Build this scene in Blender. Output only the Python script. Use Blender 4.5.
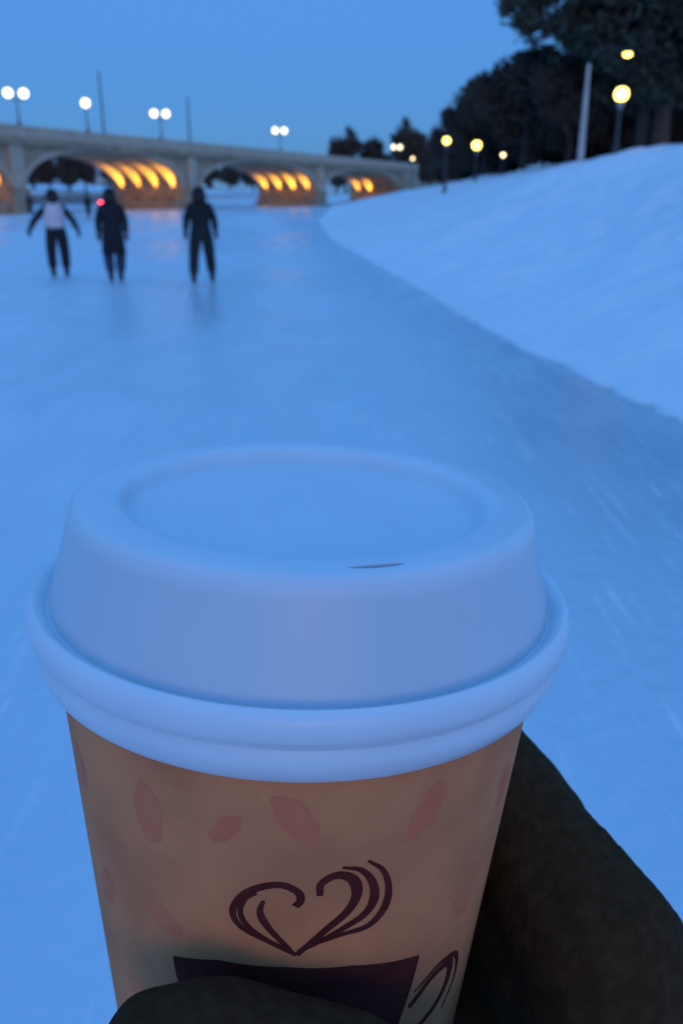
import bpy, bmesh, math, random
import numpy as np
from mathutils import Vector, Matrix, Euler

for o in list(bpy.data.objects):
    bpy.data.objects.remove(o, do_unlink=True)
scene = bpy.context.scene
COL = scene.collection
R = math.radians

# ------------------------------------------------------------------ camera
cam_d = bpy.data.cameras.new('camera')
cam = bpy.data.objects.new('camera', cam_d)
COL.objects.link(cam)
cam.location = (0, 0, 1.6)
cam.rotation_euler = (R(90) - math.atan(317 / 850), 0, 0)
cam_d.sensor_fit = 'VERTICAL'
cam_d.sensor_height = 36
cam_d.lens = 36 * 850 / 1024
cam_d.clip_start = 0.01
cam_d.clip_end = 5000
cam_d.dof.use_dof = True
cam_d.dof.focus_distance = 0.118
cam_d.dof.aperture_fstop = 32.0
scene.camera = cam

# ------------------------------------------------------------------ sky, sun, exposure
SUN_AZ = R(173)      # clockwise from +Y: behind the camera
SUN_EL = R(5)
world = bpy.data.worlds.new('World')
scene.world = world
world.use_nodes = True
wn = world.node_tree
sky = wn.nodes.new('ShaderNodeTexSky')
sky.sky_type = 'NISHITA'
sky.sun_disc = False
sky.sun_elevation = R(5)
sky.sun_rotation = SUN_AZ
sky.altitude = 70
sky.air_density = 1.0
sky.dust_density = 0.2
sky.ozone_density = 4.0
tint = wn.nodes.new('ShaderNodeMix')
tint.data_type = 'RGBA'
tint.blend_type = 'MULTIPLY'
tint.inputs[0].default_value = 1.0
tint.inputs[7].default_value = (0.22, 0.36, 0.62, 1)   # cold white balance of the dusk
wn.links.new(sky.outputs[0], tint.inputs[6])
bg = wn.nodes['Background']
# even veil of dusk cloud over the clear sky, a little brighter overhead as any overcast is
geo = wn.nodes.new('ShaderNodeTexCoord')
sep = wn.nodes.new('ShaderNodeSeparateXYZ')
wn.links.new(geo.outputs['Generated'], sep.inputs[0])
mr = wn.nodes.new('ShaderNodeMapRange')
mr.inputs[1].default_value, mr.inputs[2].default_value = 0.0, 1.0
mr.inputs[3].default_value, mr.inputs[4].default_value = 1.0, 2.6
wn.links.new(sep.outputs[2], mr.inputs[0])
veil = wn.nodes.new('ShaderNodeMix')
veil.data_type = 'RGBA'
veil.blend_type = 'MULTIPLY'
veil.inputs[0].default_value = 1.0
veil.inputs[6].default_value = (0.57, 1.80, 4.30, 1)
wn.links.new(mr.outputs[0], veil.inputs[7])
both = wn.nodes.new('ShaderNodeMix')
both.data_type = 'RGBA'
both.blend_type = 'ADD'
both.inputs[0].default_value = 1.0
wn.links.new(veil.outputs[2], both.inputs[6])
wn.links.new(tint.outputs[2], both.inputs[7])
wn.links.new(both.outputs[2], bg.inputs[0])
bg.inputs[1].default_value = 0.10

sun_d = bpy.data.lights.new('sun', 'SUN')
sun_d.energy = 0.58
sun_d.angle = R(40)
sun_d.color = (1.0, 0.55, 0.30)
sun = bpy.data.objects.new('sun', sun_d)
COL.objects.link(sun)
sd = Vector((math.sin(SUN_AZ) * math.cos(SUN_EL), math.cos(SUN_AZ) * math.cos(SUN_EL), math.sin(SUN_EL)))
sun.rotation_euler = sd.to_track_quat('Z', 'Y').to_euler()

vs = scene.view_settings
vs.view_transform = 'Standard'
vs.look = 'None'
vs.exposure = 0.0
vs.gamma = 1.0
vs.use_curve_mapping = False
scene.render.engine = 'CYCLES'
scene.cycles.use_denoising = True

# ------------------------------------------------------------------ helpers
rng = np.random.default_rng(7)
random.seed(7)


def mat(name, color, rough=0.7, color2=None, scale=8.0, bump=0.0, bump_scale=40.0, emit=None, estr=0.0,
        spec=0.5, detail=4.0, coords='Object', sheen=0.0, contrast=(0.35, 0.65), stretch=None, transl=0.0):
    m = bpy.data.materials.new(name)
    m.use_nodes = True
    t = m.node_tree
    b = t.nodes['Principled BSDF']
    b.inputs['Base Color'].default_value = (*color, 1)
    b.inputs['Roughness'].default_value = rough
    b.inputs['Specular IOR Level'].default_value = spec
    if sheen:
        b.inputs['Sheen Weight'].default_value = sheen
        b.inputs['Sheen Roughness'].default_value = 0.5
    tc = t.nodes.new('ShaderNodeTexCoord')
    src = tc.outputs[coords]
    if stretch:
        mp = t.nodes.new('ShaderNodeMapping')
        mp.inputs['Scale'].default_value = stretch
        t.links.new(src, mp.inputs[0])
        src = mp.outputs[0]
    if color2 is not None:
        n = t.nodes.new('ShaderNodeTexNoise')
        n.inputs['Scale'].default_value = scale
        n.inputs['Detail'].default_value = detail
        t.links.new(src, n.inputs['Vector'])
        mr = t.nodes.new('ShaderNodeMapRange')
        mr.inputs[1].default_value, mr.inputs[2].default_value = contrast
        t.links.new(n.outputs[0], mr.inputs[0])
        mx = t.nodes.new('ShaderNodeMix')
        mx.data_type = 'RGBA'
        mx.inputs[6].default_value = (*color, 1)
        mx.inputs[7].default_value = (*color2, 1)
        t.links.new(mr.outputs[0], mx.inputs[0])
        t.links.new(mx.outputs[2], b.inputs['Base Color'])
    if bump:
        n2 = t.nodes.new('ShaderNodeTexNoise')
        n2.inputs['Scale'].default_value = bump_scale
        n2.inputs['Detail'].default_value = 5
        t.links.new(src, n2.inputs['Vector'])
        bp = t.nodes.new('ShaderNodeBump')
        bp.inputs['Strength'].default_value = 0.6
        bp.inputs['Distance'].default_value = bump
        t.links.new(n2.outputs[0], bp.inputs['Height'])
        t.links.new(bp.outputs[0], b.inputs['Normal'])
    if emit:
        b.inputs['Emission Color'].default_value = (*emit, 1)
        b.inputs['Emission Strength'].default_value = estr
    return m


def mesh_obj(name, verts, faces, material, parent=None, smooth=False):
    me = bpy.data.meshes.new(name)
    me.from_pydata([tuple(v) for v in verts], [], faces)
    me.validate()
    if smooth:
        me.polygons.foreach_set('use_smooth', [True] * len(me.polygons))
    if material:
        me.materials.append(material)
    o = bpy.data.objects.new(name, me)
    COL.objects.link(o)
    o.parent = parent
    return o


def empty(name, loc=(0, 0, 0), rot=(0, 0, 0)):
    o = bpy.data.objects.new(name, None)
    o.empty_display_size = 0.1
    COL.objects.link(o)
    o.location = loc
    o.rotation_euler = rot
    return o


def tag(o, label=None, cat=None, group=None, kind=None):
    if label: o['label'] = label
    if cat: o['category'] = cat
    if group: o['group'] = group
    if kind: o['kind'] = kind
    return o


class MB:
    """collects simple solids into one mesh"""
    def __init__(self):
        self.v, self.f = [], []

    def add(self, v, f):
        b = len(self.v)
        self.v += [tuple(p) for p in v]
        self.f += [tuple(i + b for i in q) for q in f]
        return self

    def box(self, c, s, rz=0.0, taper=1.0):
        x, y, z = s[0] / 2, s[1] / 2, s[2] / 2
        ca, sa = math.cos(rz), math.sin(rz)
        pts = []
        for k, (dx, dy, dz) in enumerate([(-x, -y, -z), (x, -y, -z), (x, y, -z), (-x, y, -z),
                                          (-x, -y, z), (x, -y, z), (x, y, z), (-x, y, z)]):
            t = taper if k > 3 else 1.0
            pts.append((c[0] + (dx * ca - dy * sa) * t, c[1] + (dx * sa + dy * ca) * t, c[2] + dz))
        return self.add(pts, [(0, 3, 2, 1), (4, 5, 6, 7), (0, 1, 5, 4), (1, 2, 6, 5), (2, 3, 7, 6), (3, 0, 4, 7)])

    def tube(self, pts, radii, n=8, cap=True):
        pts = [Vector(p) for p in pts]
        if not hasattr(radii, '__len__'):
            radii = [radii] * len(pts)
        rings = []
        ref = Vector((0.13, 0.37, 0.91)).normalized()
        for i, p in enumerate(pts):
            a = pts[max(0, i - 1)]
            b = pts[min(len(pts) - 1, i + 1)]
            t = (b - a).normalized()
            u = t.cross(ref)
            if u.length < 0.05:
                u = t.cross(Vector((1, 0, 0)))
            u.normalize()
            w = t.cross(u)
            rings.append([p + (u * math.cos(2 * math.pi * k / n) + w * math.sin(2 * math.pi * k / n)) * radii[i]
                          for k in range(n)])
        v = [q for r in rings for q in r]
        f = []
        for i in range(len(rings) - 1):
            for k in range(n):
                k2 = (k + 1) % n
                f.append((i * n + k, i * n + k2, (i + 1) * n + k2, (i + 1) * n + k))
        if cap:
            f.append(tuple(range(n))[::-1])
            f.append(tuple((len(rings) - 1) * n + k for k in range(n)))
        return self.add(v, f)

    def lathe(self, prof, c=(0, 0, 0), n=24):
        v, f = [], []
        for r, z in prof:
            for k in range(n):
                a = 2 * math.pi * k / n
                v.append((c[0] + r * math.cos(a), c[1] + r * math.sin(a), c[2] + z))
        for i in range(len(prof) - 1):
            for k in range(n):
                k2 = (k + 1) % n
                f.append((i * n + k, i * n + k2, (i + 1) * n + k2, (i + 1) * n + k))
        return self.add(v, f)

    def ball(self, c, r, n=12, m=8, s=(1, 1, 1)):
        prof = [(max(1e-4, r * math.sin(math.pi * i / m)), -r * math.cos(math.pi * i / m)) for i in range(m + 1)]
        v, f = [], []
        for q, z in prof:
            for k in range(n):
                a = 2 * math.pi * k / n
                v.append((c[0] + q * math.cos(a) * s[0], c[1] + q * math.sin(a) * s[1], c[2] + z * s[2]))
        for i in range(m):
            for k in range(n):
                k2 = (k + 1) % n
                f.append((i * n + k, i * n + k2, (i + 1) * n + k2, (i + 1) * n + k))
        return self.add(v, f)

    def build(self, name, material, parent=None, smooth=False):
        return mesh_obj(name, self.v, self.f, material, parent, smooth)


def copy_tree(o, parent=None):
    c = o.copy()
    COL.objects.link(c)
    c.parent = parent
    for ch in list(o.children):
        copy_tree(ch, c)
    return c


def baked(o, name):
    """mesh of o with its modifiers applied; o is removed"""
    dg = bpy.context.evaluated_depsgraph_get()
    dg.update()
    me = bpy.data.meshes.new_from_object(o.evaluated_get(dg))
    me.name = name
    bpy.data.objects.remove(o, do_unlink=True)
    return me


def skin_part(name, pts, edges, radii, material, parent=None, sub=2, root=0):
    me = bpy.data.meshes.new(name)
    me.from_pydata(pts, edges, [])
    o = bpy.data.objects.new(name, me)
    COL.objects.link(o)
    o.modifiers.new('skin', 'SKIN')
    for i, sv in enumerate(me.skin_vertices[0].data):
        r = radii[i]
        sv.radius = (r, r) if not isinstance(r, tuple) else r
        sv.use_root = (i == root)
    s = o.modifiers.new('sub', 'SUBSURF')
    s.levels = s.render_levels = sub
    m2 = baked(o, name)
    m2.materials.clear()
    m2.materials.append(material)
    m2.polygons.foreach_set('use_smooth', [True] * len(m2.polygons))
    q = bpy.data.objects.new(name, m2)
    COL.objects.link(q)
    q.parent = parent
    return q


# ------------------------------------------------------------------ materials
M = {}
M['stone'] = mat('bridge_stone', (0.50, 0.36, 0.235), 0.85, (0.35, 0.25, 0.165), 0.6, 0.02, 6)
M['coping'] = mat('coping_stone', (0.70, 0.55, 0.38), 0.8, (0.54, 0.42, 0.30), 0.8, 0.01, 8)
M['pilaster'] = mat('pilaster_stone', (0.66, 0.51, 0.36), 0.85, (0.50, 0.385, 0.27), 0.9, 0.015, 7)
M['road'] = mat('deck_asphalt', (0.05, 0.05, 0.052), 0.9)
M['iron'] = mat('dark_iron', (0.03, 0.032, 0.035), 0.5)
M['steel'] = mat('galvanised_steel', (0.30, 0.30, 0.31), 0.55, (0.22, 0.22, 0.23), 4)
M['concrete'] = mat('pale_pole_concrete', (0.55, 0.53, 0.50), 0.85, (0.42, 0.40, 0.38), 3)
M['globe_white'] = mat('lit_white_globe', (0.9, 0.9, 0.85), 0.4, emit=(1.0, 0.90, 0.52), estr=3.2)
M['globe_yellow'] = mat('lit_yellow_globe', (0.9, 0.8, 0.5), 0.4, emit=(1.0, 0.72, 0.10), estr=7.0)
M['globe_dim'] = mat('lit_small_lamp', (0.9, 0.8, 0.6), 0.4, emit=(1.0, 0.75, 0.40), estr=6.0)
M['red_lamp'] = mat('red_lamp', (0.6, 0.05, 0.06), 0.4, emit=(1.0, 0.05, 0.09), estr=9.0)
M['bark'] = mat('dark_bark', (0.060, 0.050, 0.043), 0.95, (0.03, 0.026, 0.024), 6, 0.03, 12)
M['bark_pale'] = mat('grey_bark', (0.16, 0.145, 0.13), 0.95, (0.09, 0.08, 0.075), 5, 0.03, 12)
M['needles'] = mat('pine_needles', (0.065, 0.075, 0.046), 0.85, (0.030, 0.036, 0.024), 1.2)
M['leaf_brown'] = mat('dry_brown_foliage', (0.105, 0.070, 0.045), 0.9, (0.055, 0.040, 0.029), 1.0)
M['twig'] = mat('bare_twigs', (0.12, 0.085, 0.06), 0.95, (0.07, 0.052, 0.04), 0.5)
M['bldg'] = mat('pale_render', (0.55, 0.52, 0.50), 0.85, (0.48, 0.46, 0.44), 0.2)
M['brickwall'] = mat('brown_brick_wall', (0.20, 0.12, 0.09), 0.9, (0.15, 0.09, 0.07), 0.4)
M['roof'] = mat('dark_roof', (0.06, 0.06, 0.065), 0.8)
M['glass'] = mat('dark_window_glass', (0.04, 0.05, 0.06), 0.1)
M['canal_wall'] = mat('canal_wall_stone', (0.30, 0.28, 0.27), 0.9, (0.22, 0.21, 0.2), 0.5, 0.02, 4)


def snow_material(name, c1, c2, rough):
    m = mat(name, c1, rough, c2, 0.22, 0, 1, spec=0.35, coords='Object', contrast=(0.3, 0.7))
    t = m.node_tree
    b = t.nodes['Principled BSDF']
    tc = t.nodes['Texture Coordinate']
    h = None
    for sc_, dist in ((1.3, 0.16), (5.0, 0.06), (22.0, 0.012)):
        n = t.nodes.new('ShaderNodeTexNoise')
        n.inputs['Scale'].default_value = sc_
        n.inputs['Detail'].default_value = 4
        t.links.new(tc.outputs['Object'], n.inputs['Vector'])
        bp = t.nodes.new('ShaderNodeBump')
        bp.inputs['Distance'].default_value = dist
        bp.inputs['Strength'].default_value = 0.5
        t.links.new(n.outputs[0], bp.inputs['Height'])
        if h:
            t.links.new(h.outputs[0], bp.inputs['Normal'])
        h = bp
    t.links.new(h.outputs[0], b.inputs['Normal'])
    return m


M['snow'] = snow_material('bank_snow', (0.84, 0.86, 0.88), (0.76, 0.79, 0.82), 0.75)


def ice_material():
    m = bpy.data.materials.new('skated_ice')
    m.use_nodes = True
    t = m.node_tree
    b = t.nodes['Principled BSDF']
    tc = t.nodes.new('ShaderNodeTexCoord')

    def noise(scale, stretch, detail=4, dist=0.0, rz=0.0):
        mp = t.nodes.new('ShaderNodeMapping')
        mp.inputs['Scale'].default_value = stretch
        mp.inputs['Rotation'].default_value = (0, 0, rz)
        t.links.new(tc.outputs['Object'], mp.inputs[0])
        n = t.nodes.new('ShaderNodeTexNoise')
        n.inputs['Scale'].default_value = scale
        n.inputs['Detail'].default_value = detail
        n.inputs['Distortion'].default_value = dist
        t.links.new(mp.outputs[0], n.inputs['Vector'])
        return n.outputs[0]

    def ramp(src, a, b_):
        r = t.nodes.new('ShaderNodeMapRange')
        r.inputs[1].default_value, r.inputs[2].default_value = a, b_
        t.links.new(src, r.inputs[0])
        return r.outputs[0]

    def mixc(fac, c1, c2):
        x = t.nodes.new('ShaderNodeMix')
        x.data_type = 'RGBA'
        for k, c in ((6, c1), (7, c2)):
            if isinstance(c, tuple):
                x.inputs[k].default_value = (*c, 1)
            else:
                t.links.new(c, x.inputs[k])
        t.links.new(fac, x.inputs[0])
        return x.outputs[2]
    big = ramp(noise(0.16, (1.0, 0.35, 1), 5, 0.6, R(12)), 0.40, 0.66)      # scraped / powdery lanes
    fine = ramp(noise(2.2, (1.0, 0.4, 1), 6, 0.3), 0.35, 0.7)
    fq = t.nodes.new('ShaderNodeMath')
    fq.operation = 'MULTIPLY'
    fq.inputs[1].default_value = 0.8
    t.links.new(fine, fq.inputs[0])
    fine2 = fq.outputs[0]
    scr = ramp(noise(5.0, (5.0, 0.25, 1), 4, 1.0, R(-14)), 0.60, 0.70)        # skate scratches
    scr2 = ramp(noise(4.0, (5.0, 0.22, 1), 4, 1.2, R(24)), 0.62, 0.72)
    # bare wind-swept lane of darker ice along the foot of the bank
    sx = t.nodes.new('ShaderNodeSeparateXYZ')
    t.links.new(tc.outputs['Object'], sx.inputs[0])

    def madd(a, k, b0):
        q = t.nodes.new('ShaderNodeMath')
        q.operation = 'MULTIPLY_ADD'
        t.links.new(a, q.inputs[0])
        q.inputs[1].default_value = k
        if isinstance(b0, float):
            q.inputs[2].default_value = b0
        else:
            t.links.new(b0, q.inputs[2])
        return q.outputs[0]
    lane = ramp(madd(noise(0.8, (1, 0.5, 1), 4, 0.5), 1.2, madd(sx.outputs[1], 0.095, madd(sx.outputs[0], 1.0, -3.7))), -2.3, -0.9)
    c = mixc(big, (0.58, 0.69, 0.75), (0.70, 0.78, 0.82))
    c = mixc(lane, c, (0.40, 0.52, 0.60))
    c = mixc(fine2, c, (0.52, 0.635, 0.70))
    add = t.nodes.new('ShaderNodeMath')
    add.operation = 'MAXIMUM'
    t.links.new(scr, add.inputs[0])
    t.links.new(scr2, add.inputs[1])
    half = t.nodes.new('ShaderNodeMath')
    half.operation = 'MULTIPLY'
    half.inputs[1].default_value = 0.9
    t.links.new(add.outputs[0], half.inputs[0])
    c = mixc(half.outputs[0], c, (0.74, 0.78, 0.81))
    t.links.new(c, b.inputs['Base Color'])
    rr = t.nodes.new('ShaderNodeMapRange')
    rr.inputs[3].default_value, rr.inputs[4].default_value = 0.22, 0.55
    t.links.new(big, rr.inputs[0])
    t.links.new(rr.outputs[0], b.inputs['Roughness'])
    b.inputs['Specular IOR Level'].default_value = 0.5
    h = None
    for s_, d_ in ((noise(0.9, (1, 1, 1), 3), 0.03), (noise(11, (1, 1, 1), 5), 0.02), (noise(45, (1, 1, 1), 4), 0.004), (half.outputs[0], 0.003)):
        bp = t.nodes.new('ShaderNodeBump')
        bp.inputs['Distance'].default_value = d_
        bp.inputs['Strength'].default_value = 0.5
        t.links.new(s_, bp.inputs['Height'])
        if h:
            t.links.new(h.outputs[0], bp.inputs['Normal'])
        h = bp
    t.links.new(h.outputs[0], b.inputs['Normal'])
    return m


M['ice'] = ice_material()

# ------------------------------------------------------------------ setting: ice and banks
n_ = 64
ice = mesh_obj('canal_ice', [(0, 0, 0)] + [(2500 * math.cos(2 * math.pi * k / n_), 2500 * math.sin(2 * math.pi * k / n_), 0)
               for k in range(n_)], [(0, 1 + k, 1 + (k + 1) % n_) for k in range(n_)], M['ice'])
tag(ice, 'frozen canal surface scuffed by skates', kind='structure')


def smooth01(t):
    t = np.clip(t, 0, 1)
    return t * t * (3 - 2 * t)


def fbm(x, y, seed, f0=0.15, octs=4):
    r = np.random.default_rng(seed)
    s = 0
    for k in range(octs):
        for j in range(3):
            a, p = r.uniform(0, 2 * np.pi), r.uniform(0, 6.28)
            w = f0 * (1.9 ** k) * r.uniform(0.8, 1.25)
            s = s + np.sin((x * np.cos(a) + y * np.sin(a)) * w * 6.28 + p) * (0.55 ** k) / 3
    return s


BK = np.array([(-80, 5.5), (-20, 3.9), (0, 3.1), (6.1, 2.54), (10, 1.87), (17.6, 1.18), (34, -0.44), (60, -1.6),
               (120, -1.6), (180, -2.0), (260, -6), (420, -8)], float)
BW = np.array([(-80, 8), (10, 8), (30, 9.6), (50, 11.3), (126, 16.5), (190, 19), (420, 20)], float)


def foot(y):
    return np.interp(y, BK[:, 0], BK[:, 1])


_r = np.random.default_rng(77)
PRINTS = []
for (xa, ya), (xb, yb), n_p in (((3.4, 7.5), (9.6, 30.0), 44), ((5.6, 8.0), (6.2, 40.0), 50), ((2.2, 14.0), (9.0, 20.5), 16), ((8.5, 12.0), (5.0, 26.0), 26)):
    for k in range(n_p):
        f_ = k / (n_p - 1)
        px_, py_ = xa + (xb - xa) * f_, ya + (yb - ya) * f_
        s_ = 0.16 if k % 2 else -0.16
        L_ = math.hypot(xb - xa, yb - ya)
        PRINTS.append((px_ + s_ * (yb - ya) / L_ + _r.normal() * 0.06, py_ - s_ * (xb - xa) / L_ + _r.normal() * 0.08))


def dents(x, y):
    d = np.zeros(np.shape(x))
    for px_, py_ in PRINTS:
        q = ((x - px_) ** 2 + (y - py_) ** 2) / 0.030
        d = d - 0.13 * np.exp(-q) + 0.035 * np.exp(-np.abs(q - 2.2) * 1.2)
    return d


def bank_z(x, y):
    x, y = np.asarray(x, float), np.asarray(y, float)
    u = (x - foot(y)) / np.interp(y, BW[:, 0], BW[:, 1])
    lip = smooth01(np.clip(u / 0.10, 0, 1)) * 0.09                       # shovelled edge of the ice
    z = lip + 2.80 * (0.45 * np.clip(u, 0, 1) + 0.55 * smooth01(u)) * 0.96
    z = z + 1.15 * (1 - np.exp(-2.0 * np.clip(u - 1, 0, 50))) * (1 - 0.8 * smooth01((y - 75) / 60))
    amp = 0.15 * smooth01(u * 3)
    z = z + dents(x, y) * smooth01(u * 6)
    return np.where(u <= 0, -0.25, z + amp * fbm(x, y, 5) + 0.06 * smooth01(u * 8) * fbm(x, y, 9, 0.45, 4) + 0.03 * smooth01(u * 10) * np.maximum(0, fbm(x, y, 14, 1.1, 3)))


def grid_obj(name, X, Y, Z, material):
    h, w = X.shape
    v = np.stack([X, Y, Z], -1).reshape(-1, 3)
    f = [(j * w + i, j * w + i + 1, (j + 1) * w + i + 1, (j + 1) * w + i) for j in range(h - 1) for i in range(w - 1)]
    return mesh_obj(name, v.tolist(), f, material, smooth=True)


ys = np.concatenate([np.linspace(-80, 0, 30), np.linspace(0.3, 30, 230), np.linspace(30.6, 80, 90), np.linspace(82, 420, 110)])
us = np.concatenate([[-0.02], np.linspace(0.001, 0.08, 9), np.linspace(0.1, 1.3, 100), np.linspace(1.35, 6, 22), np.linspace(7, 40, 8)])
Yg, Ug = np.meshgrid(ys, us, indexing='ij')
Xg = foot(Yg) + Ug * np.interp(Yg, BW[:, 0], BW[:, 1])
Xg = Xg + np.where((Ug > 0) & (Ug < 0.1), 0.16 * fbm(Xg * 0, Yg, 21, 0.25, 5), 0)
bank = grid_obj('snow_bank', Xg, Yg, bank_z(Xg, Yg), M['snow'])
tag(bank, 'snow covered bank rising on the right of the ice', kind='structure')

# far bank beyond the bridge (the canal bends away to the right of it) and the left bank
FB = [(-330, 70), (-140, 118), (-60, 150), (-36, 186), (-22, 250), (-14, 330), (-10, 430)]


def far_bank():
    pts = [Vector((a, b, 0)) for a, b in FB]
    path = []
    for i in range(len(pts) - 1):
        for k in range(10):
            path.append(pts[i].lerp(pts[i + 1], k / 10))
    path.append(pts[-1])
    V, F = [], []
    off = [-0.6, 0, 0.5, 3, 7, 12, 20, 40, 90, 220]
    hz = [-0.3, -0.05, 1.7, 1.9, 2.3, 2.7, 3.2, 3.8, 5, 8]
    for i, p in enumerate(path):
        d = (path[min(i + 1, len(path) - 1)] - path[max(i - 1, 0)]).normalized()
        nrm = Vector((-d.y, d.x, 0))
        for o_, z in zip(off, hz):
            q = p + nrm * o_
            V.append((q.x, q.y, z + 0.25 * float(fbm(q.x, q.y, 33, 0.03)) * (o_ > 1)))
    w = len(off)
    for i in range(len(path) - 1):
        for k in range(w - 1):
            F.append((i * w + k, (i + 1) * w + k, (i + 1) * w + k + 1, i * w + k + 1))
    return mesh_obj('far_snow_bank', V, F, M['snow'], smooth=True)


tag(far_bank(), 'snowy bank beyond the bridge', kind='structure')
yy = np.linspace(-80, 96, 60)
uu = np.array([0, 0.4, 1.5, 3, 5, 8, 11, 15, 25, 60, 150.0])
zz = np.array([-0.2, 0.15, 0.5, 1.1, 1.9, 2.6, 2.9, 3.0, 3.1, 3.4, 4.0])
Yl, Ul = np.meshgrid(yy, uu, indexing='ij')
Xl = -44 + Yl * 0.03 - Ul
Zl = np.broadcast_to(zz, Xl.shape) + 0.15 * fbm(Xl, Yl, 44, 0.08) * (Ul > 1)
tag(grid_obj('opposite_snow_bank', Xl[:, ::-1], Yl[:, ::-1], Zl[:, ::-1], M['snow']), 'snowy bank on the far left of the canal', kind='structure')

# ------------------------------------------------------------------ bridge
BD = Vector((0.397, 0.918, 0)).normalized()
BN = Vector((-BD.y, BD.x, 0))
BA = Vector((-29.2, 83.1, 0))
BWID = 10.0
bridge = empty('arch_bridge', BA, (0, 0, math.atan2(BD.y, BD.x)))     # local x along the deck, y away, z up
tag(bridge, 'long grey stone bridge with lit arches crossing the frozen canal', 'bridge')
DECK0, DECK1, PARA = 6.12, 6.42, 7.45
SPRING = 2.1
ARCHES = [(-27.0, -1.4, 5.7), (0.6, 26.4, 5.8), (30.3, 63.3, 5.75), (66.8, 102.0, 5.6)]
PIERS = [(-1.4, 0.6), (26.4, 30.3), (63.3, 66.8)]


def bridge_pt(s, off, z):
    p = BA + BD * s + BN * off
    return Vector((p.x, p.y, z))


def arch_z(s, a, b, c):
    t = (2 * s - a - b) / (b - a)
    return SPRING + (c - SPRING) * (max(0.0, 1 - abs(t) ** 2.3)) ** (1 / 2.3)


def span(a, b, crown):
    ts = [0.5 - 0.5 * math.cos(math.pi * i / 48) for i in range(49)]
    ss = [a + (b - a) * t for t in ts]
    V, F = [], []
    for s in ss:
        z = arch_z(s, a, b, crown)
        V += [(s, 0, z), (s, 0, DECK0), (s, BWID, DECK0), (s, BWID, z)]
    for i in range(len(ss) - 1):
        p, q = i * 4, (i + 1) * 4
        F += [(p, q, q + 1, p + 1), (p + 2, q + 2, q + 3, p + 3), (p + 3, q + 3, q, p), (p + 1, q + 1, q + 2, p + 2)]
    return mesh_obj('arch_span', V, F, M['stone'], bridge)


def arch_ring(a, b, crown, y):
    """proud voussoir ring along the arch edge"""
    V, F = [], []
    N = 40
    for i in range(N + 1):
        t = 0.5 - 0.5 * math.cos(math.pi * (0.02 + 0.96 * i / N))
        s = a + (b - a) * t
        z = arch_z(s, a, b, crown)
        e = 0.02
        s2 = min(max(s + e, a + 0.001), b - 0.001)
        dz = arch_z(s2, a, b, crown) - z
        L = math.hypot(e, dz) or 1
        nx, nz = -dz / L, e / L
        o_ = 0.5
        V += [(s, y, z + 0.004), (s + nx * o_, y, min(z + nz * o_, DECK0 - 0.02)),
              (s + nx * o_, y + 0.12, min(z + nz * o_, DECK0 - 0.02)), (s, y + 0.12, z + 0.004)]
    for i in range(N):
        p, q = i * 4, (i + 1) * 4
        F += [(p, q, q + 1, p + 1), (p + 1, q + 1, q + 2, p + 2), (p + 2, q + 2, q + 3, p + 3), (p + 3, q + 3, q, p)]
    return mesh_obj('arch_ring', V, F, M['pilaster'], bridge)


for a, b, c in ARCHES:
    span(a, b, c)
    arch_ring(a, b, c, -0.10)
for a, b in PIERS:
    MB().box(((a + b) / 2, BWID / 2, (DECK0 - 0.6) / 2), (b - a, BWID, DECK0 + 0.6)).build('pier', M['stone'], bridge)
    MB().box(((a + b) / 2, -0.16, 1.0), (b - a + 0.3, 0.34, 2.0)).box(((a + b) / 2, -0.16, 2.08), (b - a + 0.5, 0.5, 0.16)) \
        .build('pier_footing', M['stone'], bridge)
    w = min(1.7, (b - a) * 0.8)
    MB().box(((a + b) / 2, -0.14, (2.16 + DECK0) / 2), (w, 0.3, DECK0 - 2.16)).build('pilaster', M['pilaster'], bridge)
MB().box((-42, BWID / 2, 2.6), (30, BWID + 1, 6.7)).build('abutment', M['stone'], bridge)
MB().box((116, BWID / 2, 2.6), (28, BWID + 1, 6.7)).build('abutment', M['stone'], bridge)
MB().box((36.5, BWID / 2, (DECK0 + DECK1) / 2 + 0.002), (187, BWID + 0.9, DECK1 - DECK0)).build('deck', M['stone'], bridge)
MB().box((36.5, BWID / 2, DECK1 + 0.03), (187, BWID - 1.8, 0.06)).build('roadway', M['road'], bridge)
for y in (-0.16, BWID + 0.16):
    MB().box((36.5, y, (DECK1 + PARA - 0.2) / 2), (187, 0.34, PARA - 0.2 - DECK1)).build('parapet', M['coping'], bridge)
    MB().box((36.5, y, PARA - 0.1), (187, 0.5, 0.2)).build('coping', M['coping'], bridge)
    MB().box((36.5, y + (-0.35 if y < 0 else 0.35), DECK0 - 0.1), (187, 0.22, 0.26)).build('cornice', M['stone'], bridge)
panel = None
for k in range(62):
    s = -55 + k * 3.0
    if panel is None:
        panel = MB().box((0, -0.345, 6.83), (2.3, 0.03, 0.55)).build('parapet_panel', M['pilaster'], bridge)
        p_ = panel
    else:
        p_ = panel.copy(); COL.objects.link(p_)
    p_.location.x = s

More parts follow.
